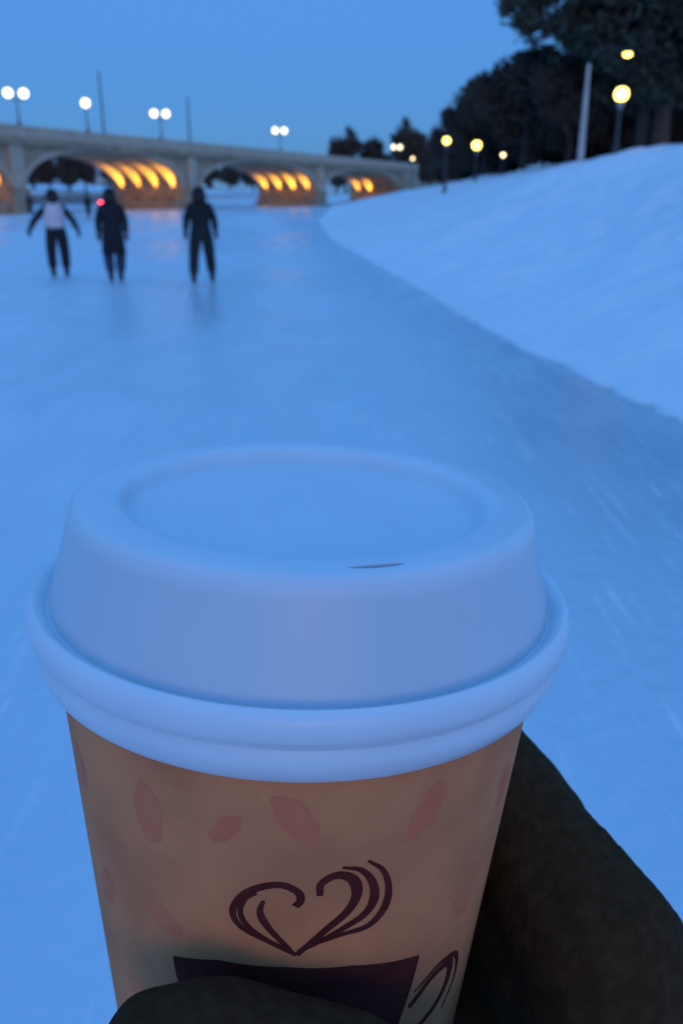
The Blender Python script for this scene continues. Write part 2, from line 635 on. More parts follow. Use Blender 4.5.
# uplights at the springing of every arch's right hand wall, washing up the vault
UP = (1.0, 0.52, 0.06)
fix = None
for a, b, c in ARCHES:
    MB().box((b - 0.55, BWID / 2, 0.1), (1.1, BWID - 0.3, 1.95)).build('pier_ledge', M['stone'], bridge)
    for k in range(4):
        y = 1.3 + k * 2.45
        if fix is None:
            fix = MB().box((0, 0, 0), (0.32, 0.3, 0.22)).box((0, 0, -0.14), (0.2, 0.12, 0.1)).build('uplight_housing', M['iron'], bridge)
            f_ = fix
        else:
            f_ = fix.copy(); COL.objects.link(f_)
        f_.location = (b - 0.62, y, 1.20)
        ld = bpy.data.lights.new('uplight', 'SPOT')
        ld.energy = 1900 + 350 * math.sin(k * 2.3 + a)
        ld.color = UP
        ld.spot_size = R(84)
        ld.spot_blend = 0.8
        ld.shadow_soft_size = 0.07
        lo = bpy.data.objects.new('uplight_beam', ld)
        COL.objects.link(lo)
        lo.parent = bridge
        zl = Vector((0.17, 0.0, -1.0)).normalized()            # beam leaves along -z, up and off the wall
        yl = Vector((0, 1, 0))
        xl = yl.cross(zl)
        m4 = Matrix((xl, yl, zl)).transposed().to_4x4()
        lo.matrix_local = Matrix.Translation((b - 0.62, y, 1.36)) @ m4 @ Matrix.Diagonal((1.0, 0.40, 1.0, 1.0))


# lamps on the bridge
def double_lamp():
    t = empty('bridge_lamp')
    MB().lathe([(0.001, 0), (0.2, 0), (0.2, 0.12), (0.11, 0.3), (0.07, 0.5), (0.055, 2.25), (0.001, 2.3)], n=10).build('post', M['iron'], t, True)
    MB().tube([(-0.62, 0, 2.3), (-0.55, 0, 2.1), (-0.3, 0, 2.0), (0, 0, 2.08), (0.3, 0, 2.0), (0.55, 0, 2.1), (0.62, 0, 2.3)], 0.035, 6).build('arm', M['iron'], t, True)
    for sx in (-1, 1):
        MB().ball((sx * 0.66, 0, 2.6), 0.38, 14, 10).build('globe', M['globe_white'], t, True)
    return t


def single_lamp():
    t = empty('bridge_lamp')
    MB().lathe([(0.001, 0), (0.2, 0), (0.2, 0.12), (0.11, 0.3), (0.07, 0.5), (0.055, 2.15), (0.12, 2.25), (0.001, 2.3)], n=10).build('post', M['iron'], t, True)
    MB().ball((0, 0, 2.6), 0.40, 14, 10).build('globe', M['globe_white'], t, True)
    return t


dl, sl = double_lamp(), single_lamp()
used = {}
BL = [(0.5, -0.16, 'd', 'twin globe lamp on the near parapet above the leftmost stone pier'),
      (8.1, BWID + 0.16, 's', 'white globe lamp cut off by the left edge of the picture'),
      (9.9, -0.16, 's', 'single white globe lamp above the wide left arch'),
      (22.5, -0.16, 'd', 'twin globe lamp above the right end of the wide left arch'),
      (51.4, -0.16, 'd', 'twin globe lamp above the middle arch with four lit streaks'),
      (99.5, -0.16, 'd', 'twin globe lamp where the bridge meets the wooded right bank')]
for s, off, kind, lab in BL:
    src = dl if kind == 'd' else sl
    o = src if kind not in used else copy_tree(src)
    used[kind] = 1
    o.location = bridge_pt(s, off, PARA)
    # twin globes are set across the line of sight
    o.rotation_euler = (0, 0, R(20))
    tag(o, lab, 'lamp', 'globe lamps on the bridge')

for s, off, h, lab in ((24.8, BWID - 0.55, 8.4, 'tall slender dark pole rising from the bridge left of the twin lamp'),
                       (43.2, BWID - 0.55, 7.4, 'tall slender dark pole above the stone pier between the arches')):
    t = empty('mast', bridge_pt(s, off, DECK1 + 0.002))
    MB().lathe([(0.001, 0), (0.22, 0), (0.22, 0.25), (0.13, 0.3), (0.08, h), (0.001, h + 0.02)], n=10).build('pole', M['iron'], t, True)
    MB().ball((0, 0, h + 0.07), 0.1, 8, 6).build('finial', M['iron'], t, True)
    tag(t, lab, 'pole', 'poles on the bridge')


# ------------------------------------------------------------------ trees
def quads_mesh(name, C, size, material, aspect=0.45, droop=0.0, seed=0):
    r = np.random.default_rng(seed)
    n = len(C)
    a = r.normal(size=(n, 3)); a[:, 2] = a[:, 2] * 0.6 - droop
    a /= np.linalg.norm(a, axis=1)[:, None]
    b = np.cross(a, r.normal(size=(n, 3)))
    b /= np.linalg.norm(b, axis=1)[:, None]
    s = size * r.uniform(0.6, 1.4, size=(n, 1))
    P = np.stack([C - a * s - b * s * aspect * 0.4, C - b * s * aspect * -0.9, C + a * s, C - b * s * aspect * 0.9], 1)
    me = bpy.data.meshes.new(name)
    me.vertices.add(n * 4)
    me.vertices.foreach_set('co', P.reshape(-1).astype(np.float32))
    me.loops.add(n * 4)
    me.loops.foreach_set('vertex_index', np.arange(n * 4, dtype=np.int32))
    me.polygons.add(n)
    me.polygons.foreach_set('loop_start', np.arange(0, n * 4, 4, dtype=np.int32))
    me.polygons.foreach_set('loop_total', np.full(n, 4, np.int32))
    me.update(calc_edges=True)
    me.materials.append(material)
    return me


def tree(name, height, trunk_r, trunk_h, clumps, leaf, leaf_mat, bark, n_leaf, seed, aspect=0.45, droop=0.0, lean=(0, 0)):
    """clumps: (x, y, z, rx, ry, rz) ellipsoids the foliage fills"""
    r = np.random.default_rng(seed)
    t = empty(name)
    top = height * 0.94
    tp = [(lean[0] * (k / 8) ** 1.5 + 0.05 * r.normal() * (k > 0), lean[1] * (k / 8) ** 1.5 + 0.05 * r.normal() * (k > 0), -0.3 + (top + 0.3) * k / 8) for k in range(9)]
    rad = [trunk_r * (1.25 if k == 0 else 1.0) * (1 - 0.9 * (k / 8) ** 1.2) for k in range(9)]
    mb = MB().tube(tp, rad, 9)
    vol = np.array([c[3] * c[4] * c[5] for c in clumps]) ** 0.75
    cnt = (n_leaf * vol / vol.sum()).astype(int)
    pts = []
    for (x, y, z, rx, ry, rz), k in zip(clumps, cnt):
        z0 = min(max(z - math.hypot(x, y) * 0.35, trunk_h), top * 0.93)
        i = (z0 + 0.3) / (top + 0.3) * 8
        f_, i0 = i - int(i), min(int(i), 7)
        s0 = Vector(tp[i0]).lerp(Vector(tp[i0 + 1]), f_)
        e = Vector((x, y, z))
        mid = s0.lerp(e, 0.5) + Vector((0, 0, 0.06 * (e - s0).length))
        lr = max(0.02, trunk_r * 0.28 * (1 - z0 / height * 0.6))
        mb.tube([s0, mid, e], [lr, lr * 0.65, lr * 0.25], 5)
        d = r.normal(size=(k, 3))
        d /= np.linalg.norm(d, axis=1)[:, None]
        q = d * (r.random((k, 1)) ** 0.42)
        # lumpy outline: sub-clumps
        nb = max(5, k // 160)
        cen = r.normal(size=(nb, 3)); cen /= np.linalg.norm(cen, axis=1)[:, None]; cen *= r.uniform(0.35, 0.92, size=(nb, 1))
        pick = r.integers(0, nb, k)
        q2 = cen[pick] + d * (r.random((k, 1)) ** 0.5) * 0.34
        use = (r.random(k) < 0.75)[:, None]
        q = np.where(use, q2, q)
        pts.append(q * np.array([rx, ry, rz]) + np.array([x, y, z]))
        for c_ in cen[: min(nb, 5)]:
            ee = e + Vector((c_[0] * rx, c_[1] * ry, c_[2] * rz)) * 0.9
            mb.tube([e.lerp(s0, 0.15), ee], [lr * 0.3, lr * 0.08], 4, cap=False)
    mb.build('trunk', bark, t, True)
    me = quads_mesh('crown', np.concatenate(pts), leaf, leaf_mat, aspect, droop, seed)
    o = bpy.data.objects.new('crown', me)
    COL.objects.link(o)
    o.parent = t
    return t


def pine_clumps(h, low, rmax, layers, seed, per=6):
    r = np.random.default_rng(seed)
    c = []
    for k in range(layers):
        f = k / (layers - 1)
        z = low + (h - low) * f
        rad = rmax * min(1.0, 0.5 + 1.6 * f) * (1 - max(0, f - 0.2) / 0.8) ** 0.7 + 0.3
        m = max(3, int(per * (1 - 0.5 * f)))
        for j in range(m):
            a = 2 * math.pi * (j + r.random() * 0.7) / m + k
            rr = rad * r.uniform(0.62, 1.0)
            c.append((math.cos(a) * rr * 0.62, math.sin(a) * rr * 0.62, z - rr * 0.12, rr * 0.42, rr * 0.42, 0.55 + 0.12 * rr))
    c.append((0, 0, h * 0.97, 0.5, 0.5, 0.9))
    return c


def round_clumps(cz, rx, rz, seed, m=14, k=0.5):
    r = np.random.default_rng(seed)
    c = [(0, 0, cz, rx * 0.55, rx * 0.55, rz * 0.6)]
    for j in range(m):
        d = r.normal(size=3); d /= np.linalg.norm(d)
        d[2] = d[2] * 0.9
        q = r.uniform(0.5, 0.75)
        c.append((d[0] * rx * q, d[1] * rx * q, cz + d[2] * rz * q, rx * k * r.uniform(0.7, 1.1), rx * k * r.uniform(0.7, 1.1), rz * k * r.uniform(0.7, 1.0)))
    return c


def put(t, x, y, label, cat='tree', group=None, z=None, rz=0.0, s=1.0, sink=0.05):
    zz_ = float(bank_z(x, y)) if z is None else z
    t.location = (x, y, zz_ - sink)
    t.rotation_euler = (0, 0, rz)
    t.scale = (s, s, s)
    return tag(t, label, cat, group)


# near evergreens at the top right
pine = tree('pine_tree', 16.5, 0.27, 2.6, pine_clumps(16.5, 2.9, 5.6, 11, 3, 7) + [(-4.9, -0.4, 5.0, 1.5, 1.5, 0.8), (-3.6, 0.4, 5.6, 1.7, 1.5, 1.0), (-5.6, 0.2, 6.3, 1.5, 1.5, 0.9), (-2.6, -1.0, 4.6, 1.3, 1.3, 0.8), (-6.0, -0.6, 5.6, 1.0, 1.0, 0.6), (-4.4, 0.3, 7.2, 1.9, 1.6, 1.2), (-2.8, 0.2, 6.6, 1.5, 1.5, 1.0)], 0.17, M['needles'], M['bark'], 56000, 3, 0.5, 0.25)
put(pine, 13.7, 42.5, 'large dark pine on the snowy bank with boughs hanging over the lamps', group='pines on the right bank')
p2 = tree('pine_tree', 18.0, 0.42, 3.6, pine_clumps(18.0, 4.6, 5.6, 9, 8, 7), 0.19, M['needles'], M['bark_pale'], 34000, 8, 0.5, 0.25)
put(p2, 16.4, 47.5, 'tall pine with thick grey trunk at the right edge, behind the dark narrow trunk', group='pines on the right bank')
p3 = copy_tree(pine)
put(p3, 20.5, 46, 'pine cut off by the right edge of the picture', group='pines on the right bank', rz=2.1, s=1.05)

GR = 'rounded dark trees along the bank'
rt = tree('round_tree', 6.2, 0.19, 1.2, round_clumps(3.9, 2.9, 2.45, 2, 18), 0.13, M['leaf_brown'], M['bark'], 34000, 12, 0.6)
put(rt, 11.3, 46, 'bushy rounded dark tree on the bank just left of the pale pole', group=GR, s=0.82)
a_ = copy_tree(rt); put(a_, 9.9, 50.0, 'largest rounded dark tree on the ridge, rising highest against the sky', group=GR, rz=1.2, s=1.0)
a_ = copy_tree(rt); put(a_, 9.7, 62, 'rounded dark tree behind the bright yellow lamp on the ridge', group=GR, rz=2.6, s=0.97)
a_ = copy_tree(rt); put(a_, 10.4, 80, 'low rounded dark tree near where the ridge meets the bridge', group=GR, rz=4.0, s=0.9)
a_ = copy_tree(rt); put(a_, 14.6, 56, 'rounded dark tree behind the pale pole', group=GR, rz=5.0, s=0.85)
a_ = copy_tree(rt); put(a_, 16.0, 90, 'rounded dark tree far along the ridge behind the small dim lamp', group=GR, rz=1.9, s=1.15)
a_ = copy_tree(rt); put(a_, 24.5, 62, 'rounded dark tree at the right edge behind the pines', group=GR, rz=2.9, s=1.2)

GS = 'dark shrubs behind the ridge'
sh = tree('shrub', 3.6, 0.10, 0.25, round_clumps(1.75, 2.9, 1.75, 17, 16), 0.15, M['leaf_brown'], M['bark'], 14000, 19, 0.5)
for i, (x, y, s_, lab) in enumerate([
        (11.2, 66, 1.0, 'dark shrub under the rounded trees by the bright yellow lamp'),
        (13.2, 60, 1.0, 'dark shrub between the two trunks of the rounded trees'),
        (14.6, 63, 1.0, 'dark shrub in the gap between the rounded trees and the pale pole'),
        (16.6, 70, 1.5, 'dark shrub behind the gap left of the pale pole'),
        (20.2, 70, 1.5, 'dark shrub seen between the pale pole and the big yellow globe lamp'),
        (23.6, 70, 1.5, 'dark shrub seen between the globe lamp post and the pine trunks'),
        (14.4, 53, 1.0, 'dark shrub just left of the foot of the pale pole'),
        (16.4, 56, 1.1, 'dark shrub right of the foot of the pale pole'),
        (18.4, 54, 1.1, 'dark shrub below the big yellow globe lamp'),
        (21.0, 57, 1.2, 'dark shrub between the pine trunks'),
        (24.2, 57, 1.2, 'dark shrub at the right edge under the pines'),
        (12.0, 78, 1.1, 'dark shrub below the far yellow lamps'),
        (13.4, 95, 1.2, 'dark shrub where the ridge runs out towards the bridge'),
        (14.0, 112, 1.2, 'smallest dark shrub on the ridge next to the bridge end')]):
    o = sh if i == 0 else copy_tree(sh)
    put(o, x, y, lab, 'shrub', GS, rz=i * 1.1, s=s_)

# bare trees behind the bridge and on the far bank
bare = tree('bare_tree', 9.0, 0.22, 2.0, round_clumps(4.9, 3.5, 3.7, 6, 14), 0.30, M['twig'], M['bark'], 15000, 31, 0.3)
bare2 = tree('bare_tree', 11.0, 0.24, 2.4, round_clumps(6.2, 3.2, 4.6, 9, 14), 0.30, M['twig'], M['bark'], 15000, 37, 0.3)
GF = 'dark trees on the far bank'
far = [  # x, y, scale, variant, label
    (-63.5, 170, 0.80, 0, 'dark tree at the left end of the view through the left arch'),
    (-58.0, 172, 0.75, 1, 'dark tree above the left arm of the skater with the whitish backpack'),
    (-55.8, 174, 0.80, 0, 'dark tree in front of the pale building seen through the left arch'),
    (-51.3, 172, 0.72, 1, 'slim dark tree just left of the whitish backpack, far behind the arch'),
    (-53.5, 178, 0.66, 0, 'lowest dark tree in the view through the left arch'),
    (-49.5, 176, 0.86, 0, 'dark tree above the head of the skater with the whitish backpack'),
    (-45.5, 182, 0.80, 1, 'dark tree above the red light seen through the left arch'),
    (-41.5, 188, 0.80, 0, 'dark tree next to the lit vault of the left arch'),
    (-46.0, 262, 1.10, 0, 'dark tree at the left end of the view through the middle arch'),
    (-39.0, 266, 1.15, 1, 'dark tree left of centre in the view through the middle arch'),
    (-32.5, 264, 1.10, 0, 'dark tree right of centre in the view through the middle arch'),
    (-26.0, 268, 1.15, 0, 'dark tree next to the lit vault of the middle arch'),
    (-9.0, 345, 1.30, 0, 'dark tree at the left end of the view through the rightmost arch'),
    (-2.0, 345, 1.40, 1, 'dark tree in the middle of the view through the rightmost arch'),
    (6.0, 345, 1.40, 0, 'dark tree next to the lit vault of the rightmost arch'),
]
first = {0: True, 1: True}
for i, (x, y, s, v, lab) in enumerate(far):
    src = bare if v == 0 else bare2
    o = src if first[v] else copy_tree(src)
    first[v] = False
    put(o, x, y, lab, group=GF, z=2.6, rz=i * 1.3, s=s, sink=0.3)
GB = 'dark trees at the right end of the bridge'
for i, (x, y, s, v, lab) in enumerate([
        (-17.5, 205, 0.72, 0, 'dark treetop just behind the bridge left of the twin lamp over the middle arch'),
        (-11.5, 215, 0.80, 0, 'dark treetop behind the bridge right of the twin lamp over the middle arch'),
        (1.0, 215, 1.3, 1, 'dark treetop behind the bridge between the two rightmost twin lamps'),
        (8.0, 222, 1.5, 0, 'dark tree behind the rightmost twin lamp of the bridge'),
        (15.5, 205, 1.4, 1, 'tall dark tree right of the rightmost twin lamp of the bridge'),
        (17.5, 160, 1.15, 0, 'dark tree on the bank just past the end of the bridge'),
        (14.5, 120, 1.0, 0, 'dark tree left of the upper yellow lamp on the bank'),
        (19.5, 112, 1.0, 1, 'tall dark tree between the two far yellow lamps'),
        (27.0, 175, 1.1, 0, 'dark tree in the gap of sky above the ridge'),
        (13.6, 140, 0.7, 0, 'low dark tree by the small pinkish lamp')]):
    o = copy_tree(bare if v == 0 else bare2)
    put(o, x, y, lab, group=GB, z=(2.6 if y > 190 else None), rz=i * 0.9 + 0.4, s=s, sink=0.3)


# ------------------------------------------------------------------ lamps and poles on the right bank
def park_lamp(name, x, y, zg, r, m, label, group):
    z0 = float(bank_z(x, y))
    t = empty(name, (x, y, z0 - 0.03))
    h = zg - z0
    MB().lathe([(0.001, 0), (0.15, 0), (0.15, 0.15), (0.08, 0.35), (0.055, h - r * 2.1), (0.001, h - r * 2.1 + 0.02)], n=10).build('post', M['iron'], t, True)
    MB().lathe([(0.05, h - r * 2.15), (0.1, h - r * 1.7), (r * 0.62, h - r * 0.95), (r * 0.58, h - r * 0.9), (0.02, h - r * 1.0)], n=12).build('cup_holder', M['steel'], t, True)
    MB().ball((0, 0, h), r, 14, 10, (1, 1, 0.95)).build('globe', m, t, True)
    MB().lathe([(r * 0.5, h + r * 0.84), (r * 0.3, h + r * 1.02), (0.03, h + r * 1.12), (0.001, h + r * 1.2)], n=12).build('finial', M['iron'], t, True)
    return tag(t, label, 'lamp', group)


GL = 'yellow lamps on the right bank'
park_lamp('park_lamp', 9.6, 32.3, 4.87, 0.23, M['globe_yellow'], 'big yellow globe lamp with tapered holder under the pine boughs', GL)
park_lamp('park_lamp', 5.45, 48, 4.27, 0.17, M['globe_yellow'], 'higher of the two bright yellow lamps left of the rounded trees', GL)
park_lamp('park_lamp', 7.9, 54, 4.35, 0.24, M['globe_yellow'], 'lower and brighter of the two yellow lamps left of the rounded trees', GL)
park_lamp('park_lamp', 10.0, 57, 3.95, 0.11, M['globe_dim'], 'small dim lamp in front of the rounded tree, lowest on the ridge', GL)
park_lamp('park_lamp', 11.6, 150, 7.2, 0.20, M['globe_dim'], 'small pinkish lamp beside the rightmost twin lamp of the bridge', GL)

# tall roadside lamp: pale tapered pole with an arm over the snow
z0 = float(bank_z(9.35, 36.0))
t = empty('street_lamp', (9.35, 36.0, z0 - 0.03))
MB().lathe([(0.001, -0.1), (0.13, -0.1), (0.125, 0.5), (0.06, 3.5), (0.001, 3.55)], n=12).build('pole', M['concrete'], t, True)
MB().tube([(0, 0, 3.45), (0.1, 0, 3.8), (0.4, 0, 4.02), (1.0, 0, 4.06), (1.35, 0, 4.0)], [0.04, 0.03, 0.025, 0.022, 0.022], 8).build('arm', M['iron'], t, True)
hd = MB().lathe([(0.001, 4.06), (0.14, 4.02), (0.2, 3.92), (0.2, 3.88), (0.001, 3.875)], (1.42, 0, 0), 14).build('lamp_head', M['iron'], t, True)
MB().ball((1.42, 0, 3.84), 0.16, 12, 8, (1, 1, 0.6)).build('lens', M['globe_yellow'], hd, True)
tag(t, 'pale grey tapered pole with a yellow lamp up among the pine boughs', 'lamp')

# bollard-like red light on the ice, beside the skaters
t = empty('red_marker_light', (-19.15, 72, 0))
MB().lathe([(0.001, 0), (0.16, 0), (0.16, 0.06), (0.035, 0.09), (0.03, 0.86), (0.001, 0.87)], n=10).build('post', M['steel'], t, True)
MB().ball((0, 0, 0.99), 0.17, 10, 8).build('lens', M['red_lamp'], t, True)
tag(t, 'small red light glowing low on the ice beneath the left arch', 'light')

# ------------------------------------------------------------------ buildings beyond the left arch
def building(name, x, y, w, d, h, rz, wallm, cols, rows, label, z=2.5):
    t = empty(name, (x, y, z), (0, 0, rz))
    MB().box((0, 0, h / 2 - 0.6), (w, d, h + 1.2)).build('wall', wallm, t)
    MB().box((0, 0, h + 0.16), (w + 0.6, d + 0.6, 0.3)).box((w * 0.2, 0, h + 0.9), (2.4, 2.4, 1.2)).build('roof', M['roof'], t)
    src = None
    for i in range(cols):
        for j in range(rows):
            px_, pz_ = -w / 2 + (i + 0.5) * w / cols, 1.7 + j * 3.0
            if src is None:
                src = MB().box((0, -d / 2 - 0.02, 0), (1.5, 0.1, 1.6)).build('window', M['bldg'], t)
                pn = MB().box((0, -d / 2 - 0.075, 0), (1.3, 0.03, 1.4)).build('pane', M['glass'], src)
                o = src
            else:
                o = copy_tree(src, t)
            o.location = (px_, 0, pz_)
    MB().box((w * 0.1, -d / 2 - 0.06, 0.9), (1.3, 0.12, 2.2)).build('door', M['roof'], t)
    return tag(t, label, 'building', 'buildings beyond the bridge')


building('apartment_building', -88, 262, 13, 12, 7.5, R(-14), M['bldg'], 4, 3, 'pale low building between the trees seen through the left arch')
building('apartment_building', -66, 262, 8, 12, 9.5, R(-10), M['bldg'], 3, 3, 'pale building right of the dark trees seen through the left arch')
building('brick_building', 24, 268, 16, 12, 13.0, R(6), M['brickwall'], 5, 4, 'brown brick building behind the trees right of the bridge', z=3.0)

# stone wall along the foot of the far bank
cw = empty('canal_wall', (-60, 149.4, 0))
V = []
F = []
pts = [(-140, 117.2), (-60, 149.2), (-36.7, 185.6), (-22.8, 249.6), (-14.8, 329)]
for (x0, y0), (x1, y1) in zip(pts[:-1], pts[1:]):
    L = math.hypot(x1 - x0, y1 - y0)
    a = math.atan2(y1 - y0, x1 - x0)
    mx_, my_ = (x0 + x1) / 2 + 60, (y0 + y1) / 2 - 149.4
    MB().box((mx_, my_, 0.75), (L, 0.5, 1.7), a).build('wall_length', M['canal_wall'], cw)
    MB().box((mx_, my_, 1.68), (L + 0.1, 0.7, 0.16), a).build('coping', M['coping'], cw)
tag(cw, 'low grey stone wall at the edge of the ice beyond the bridge', 'wall')


# ------------------------------------------------------------------ skaters
def person(loc, rz, jacket, trousers, hat, label, hgt=1.72, arms=((0.33, -0.02, 0.86), (-0.33, -0.02, 0.86)),
           stance=0.13, stride=0.0, lean=0.05, coat=0.0, pack=None, low=False, skin=(0.45, 0.28, 0.2)):
    """faces local +y; feet on the ice"""
    k = hgt / 1.72
    t = empty('person', loc, (0, 0, rz))
    t.scale = (k, k, k)
    sub = 1 if low else 2
    sk = mat('skin', skin, 0.6)
    jm = mat('jacket_cloth', jacket, 0.9, tuple(c * 0.7 for c in jacket), 14, 0.004, 30)
    tm = mat('trouser_cloth', trousers, 0.9, tuple(c * 0.7 for c in trousers), 14, 0.003, 30)
    hm = mat('hat_wool', hat, 0.95, tuple(c * 0.7 for c in hat), 30, 0.003, 80)
    bm_ = mat('skate_leather', (0.03, 0.03, 0.032), 0.5)
    hip, ch, nk = (0, 0, 0.97), (0, lean * 0.7, 1.28), (0, lean, 1.45)
    hd_ = (0, lean + 0.03, 1.565)
    P = [hip, (0, lean * 0.4, 1.1), ch, nk, hd_, (0, lean + 0.02, 1.655)]
    E_ = [(0, 1), (1, 2), (2, 3), (3, 4), (4, 5)]
    rr = [(0.12, 0.09), (0.12, 0.095), (0.15, 0.105), 0.055, (0.088, 0.105), (0.066, 0.075)]
    P2, E2, r2 = [(0, 0, 0.84), (0, lean * 0.4, 1.08), ch, (0, lean, 1.47)], [(0, 1), (1, 2), (2, 3)], [(0.20, 0.17), (0.19, 0.155), (0.205, 0.155), (0.125, 0.115)]
    hands = []
    for i, a in enumerate(arms):
        s = 1 if a[0] > 0 else -1
        sh = (s * 0.175, lean, 1.355)
        el = ((sh[0] + a[0]) / 2 + s * 0.03, (sh[1] + a[1]) / 2 - 0.05, (sh[2] + a[2]) / 2)
        b0 = len(P)
        P += [sh, el, a, (a[0] + s * 0.01, a[1] + 0.015, a[2] - 0.08)]
        E_ += [(2, b0), (b0, b0 + 1), (b0 + 1, b0 + 2), (b0 + 2, b0 + 3)]
        rr += [0.06, 0.045, 0.034, (0.042, 0.028)]
        b1 = len(P2)
        P2 += [sh, el, a]
        E2 += [(2, b1), (b1, b1 + 1), (b1 + 1, b1 + 2)]
        r2 += [0.088, 0.07, 0.055]
        hands.append((a, s))
    P3, E3, r3 = [(0, 0, 0.95), (0, 0, 1.10)], [(0, 1)], [(0.185, 0.15), (0.165, 0.135)]
    for s in (-1, 1):
        kn = (s * (0.09 + stance * 0.3), 0.03 + s * stride * 0.35, 0.55)
        an = (s * stance, -0.03 + s * stride, 0.16)
        b0 = len(P)
        P += [(s * 0.09, 0, 0.9), kn, an, (an[0], an[1] + 0.12, 0.12)]
        E_ += [(0, b0), (b0, b0 + 1), (b0 + 1, b0 + 2), (b0 + 2, b0 + 3)]
        rr += [0.085, 0.058, 0.042, 0.036]
        b1 = len(P3)
        P3 += [(s * 0.095, 0, 0.88), kn, (an[0], an[1], 0.17)]
        E3 += [(0, b1), (b1, b1 + 1), (b1 + 1, b1 + 2)]
        r3 += [0.135, 0.106, 0.092]
        bt = MB()
        bt.tube([(an[0], an[1], 0.27), (an[0], an[1], 0.15), (an[0], an[1] + 0.03, 0.10)], [0.062, 0.056, 0.054], 10)
        bt.tube([(an[0], an[1] - 0.06, 0.085), (an[0], an[1] + 0.06, 0.09), (an[0], an[1] + 0.16, 0.078), (an[0], an[1] + 0.20, 0.072)], [0.042, 0.05, 0.042, 0.02], 10)
        bo = bt.build('skate_boot', bm_, t, True)
        MB().box((an[0], an[1] + 0.06, 0.012), (0.008, 0.30, 0.024)).box((an[0], an[1] - 0.03, 0.036), (0.012, 0.05, 0.03)) \
            .box((an[0], an[1] + 0.13, 0.034), (0.012, 0.05, 0.028)).build('blade', M['steel'], bo)
    body = skin_part('body', P, E_, rr, sk, t, sub)
    fc = MB()
    hx, hy, hz = hd_
    fc.tube([(hx, hy + 0.085, hz + 0.01), (hx, hy + 0.112, hz - 0.022), (hx, hy + 0.088, hz - 0.028)], [0.012, 0.018, 0.008], 6)
    for s in (-1, 1):
        fc.ball((hx + s * 0.082, hy - 0.005, hz - 0.005), 0.022, 8, 6, (0.5, 1, 1.4))
    fc.build('nose_and_ears', sk, body, True)
    ey = MB()
    for s in (-1, 1):
        ey.ball((hx + s * 0.034, hy + 0.086, hz + 0.012), 0.011, 8, 6)
    ey.tube([(hx - 0.026, hy + 0.088, hz - 0.05), (hx, hy + 0.094, hz - 0.052), (hx + 0.026, hy + 0.088, hz - 0.05)], 0.005, 5)
    ey.build('eyes_and_mouth', M['iron'], body, True)
    skin_part('trousers', P3, E3, r3, tm, t, sub)
    skin_part('jacket', P2, E2, r2, jm, t, sub)
    if coat:
        MB().lathe([(0.15, 1.12), (0.19, 1.0), (0.21, 0.97 - coat * 0.6), (0.225, 0.97 - coat), (0.2, 0.97 - coat), (0.14, 1.0)], n=16).build('coat_skirt', jm, t, True)
    MB().lathe([(0.095, 1.565), (0.112, 1.58), (0.115, 1.62), (0.102, 1.67), (0.065, 1.70), (0.001, 1.712)], (0, lean + 0.015, 0), 14).ball((0, lean + 0.015, 1.715), 0.022, 8, 6) \
        .build('hat', hm, t, True)
    hair = MB()
    for q in range(7):
        a = math.pi + math.pi * (q + 0.5) / 7
        bx_, by_ = 0.088 * math.cos(a), 0.095 * math.sin(a) + lean + 0.02
        hair.tube([(bx_, by_, 1.60), (bx_ * 1.12, by_ - 0.012, 1.53), (bx_ * 1.05, by_ - 0.006, 1.44)], [0.036, 0.038, 0.022], 6)
    hair.build('hair', mat('dark_hair', (0.018, 0.013, 0.010), 0.6), t, True)
    MB().lathe([(0.068, 1.43), (0.110, 1.425), (0.128, 1.45), (0.122, 1.49), (0.088, 1.50), (0.07, 1.49)], (0, lean, 0), 14).build('collar', jm, t, True)
    mit = mat('glove_knit', (0.02, 0.02, 0.024), 0.9)
    for a, s in hands:
        g = MB()
        g.tube([(a[0], a[1], a[2] + 0.02), (a[0] + s * 0.006, a[1] + 0.006, a[2] - 0.05), (a[0] + s * 0.01, a[1] + 0.015, a[2] - 0.09)], [0.036, 0.044, 0.038], 8)
        for q in range(4):
            y_ = a[1] - 0.018 + q * 0.019
            ln = (0.055, 0.07, 0.075, 0.065)[q]
            g.tube([(a[0] + s * 0.01, y_, a[2] - 0.085), (a[0] + s * 0.008, y_, a[2] - 0.085 - ln * 0.55), (a[0] - s * 0.008, y_, a[2] - 0.085 - ln)], [0.011, 0.0105, 0.007], 6)
        g.tube([(a[0], a[1] + 0.035, a[2] - 0.04), (a[0] - s * 0.004, a[1] + 0.062, a[2] - 0.075), (a[0] - s * 0.01, a[1] + 0.066, a[2] - 0.105)], [0.013, 0.012, 0.008], 6)
        g.build('glove', mit, t, True)
    if pack:
        pm = mat('backpack_fabric', pack, 0.8, tuple(c * 0.8 for c in pack), 12, 0.004, 25)
        bmx = bmesh.new()
        bmesh.ops.create_cube(bmx, size=1)
        for v in bmx.verts:
            tz = v.co.z
            v.co = Vector((v.co.x * (0.40 if tz < 0 else 0.33), v.co.y * 0.17 - 0.235 + lean * 0.5, 1.215 + tz * 0.46))
        bmesh.ops.bevel(bmx, geom=list(bmx.edges), offset=0.05, segments=3, affect='EDGES')
        me = bpy.data.meshes.new('backpack'); bmx.to_mesh(me); bmx.free()
        me.materials.append(pm)
        me.polygons.foreach_set('use_smooth', [True] * len(me.polygons))
        bp_ = bpy.data.objects.new('backpack', me); COL.objects.link(bp_); bp_.parent = t
        MB().box((0, -0.33 + lean * 0.5, 1.10), (0.24, 0.03, 0.17), taper=0.9).build('pocket', pm, bp_)
        for s in (-1, 1):
            MB().tube([(s * 0.1, -0.12, 1.40), (s * 0.11, -0.02, 1.475), (s * 0.12, 0.12 + lean, 1.42), (s * 0.13, 0.16, 1.25), (s * 0.16, 0.02, 1.08), (s * 0.13, -0.13, 1.04)], 0.018, 6).build('strap', pm, bp_, True)
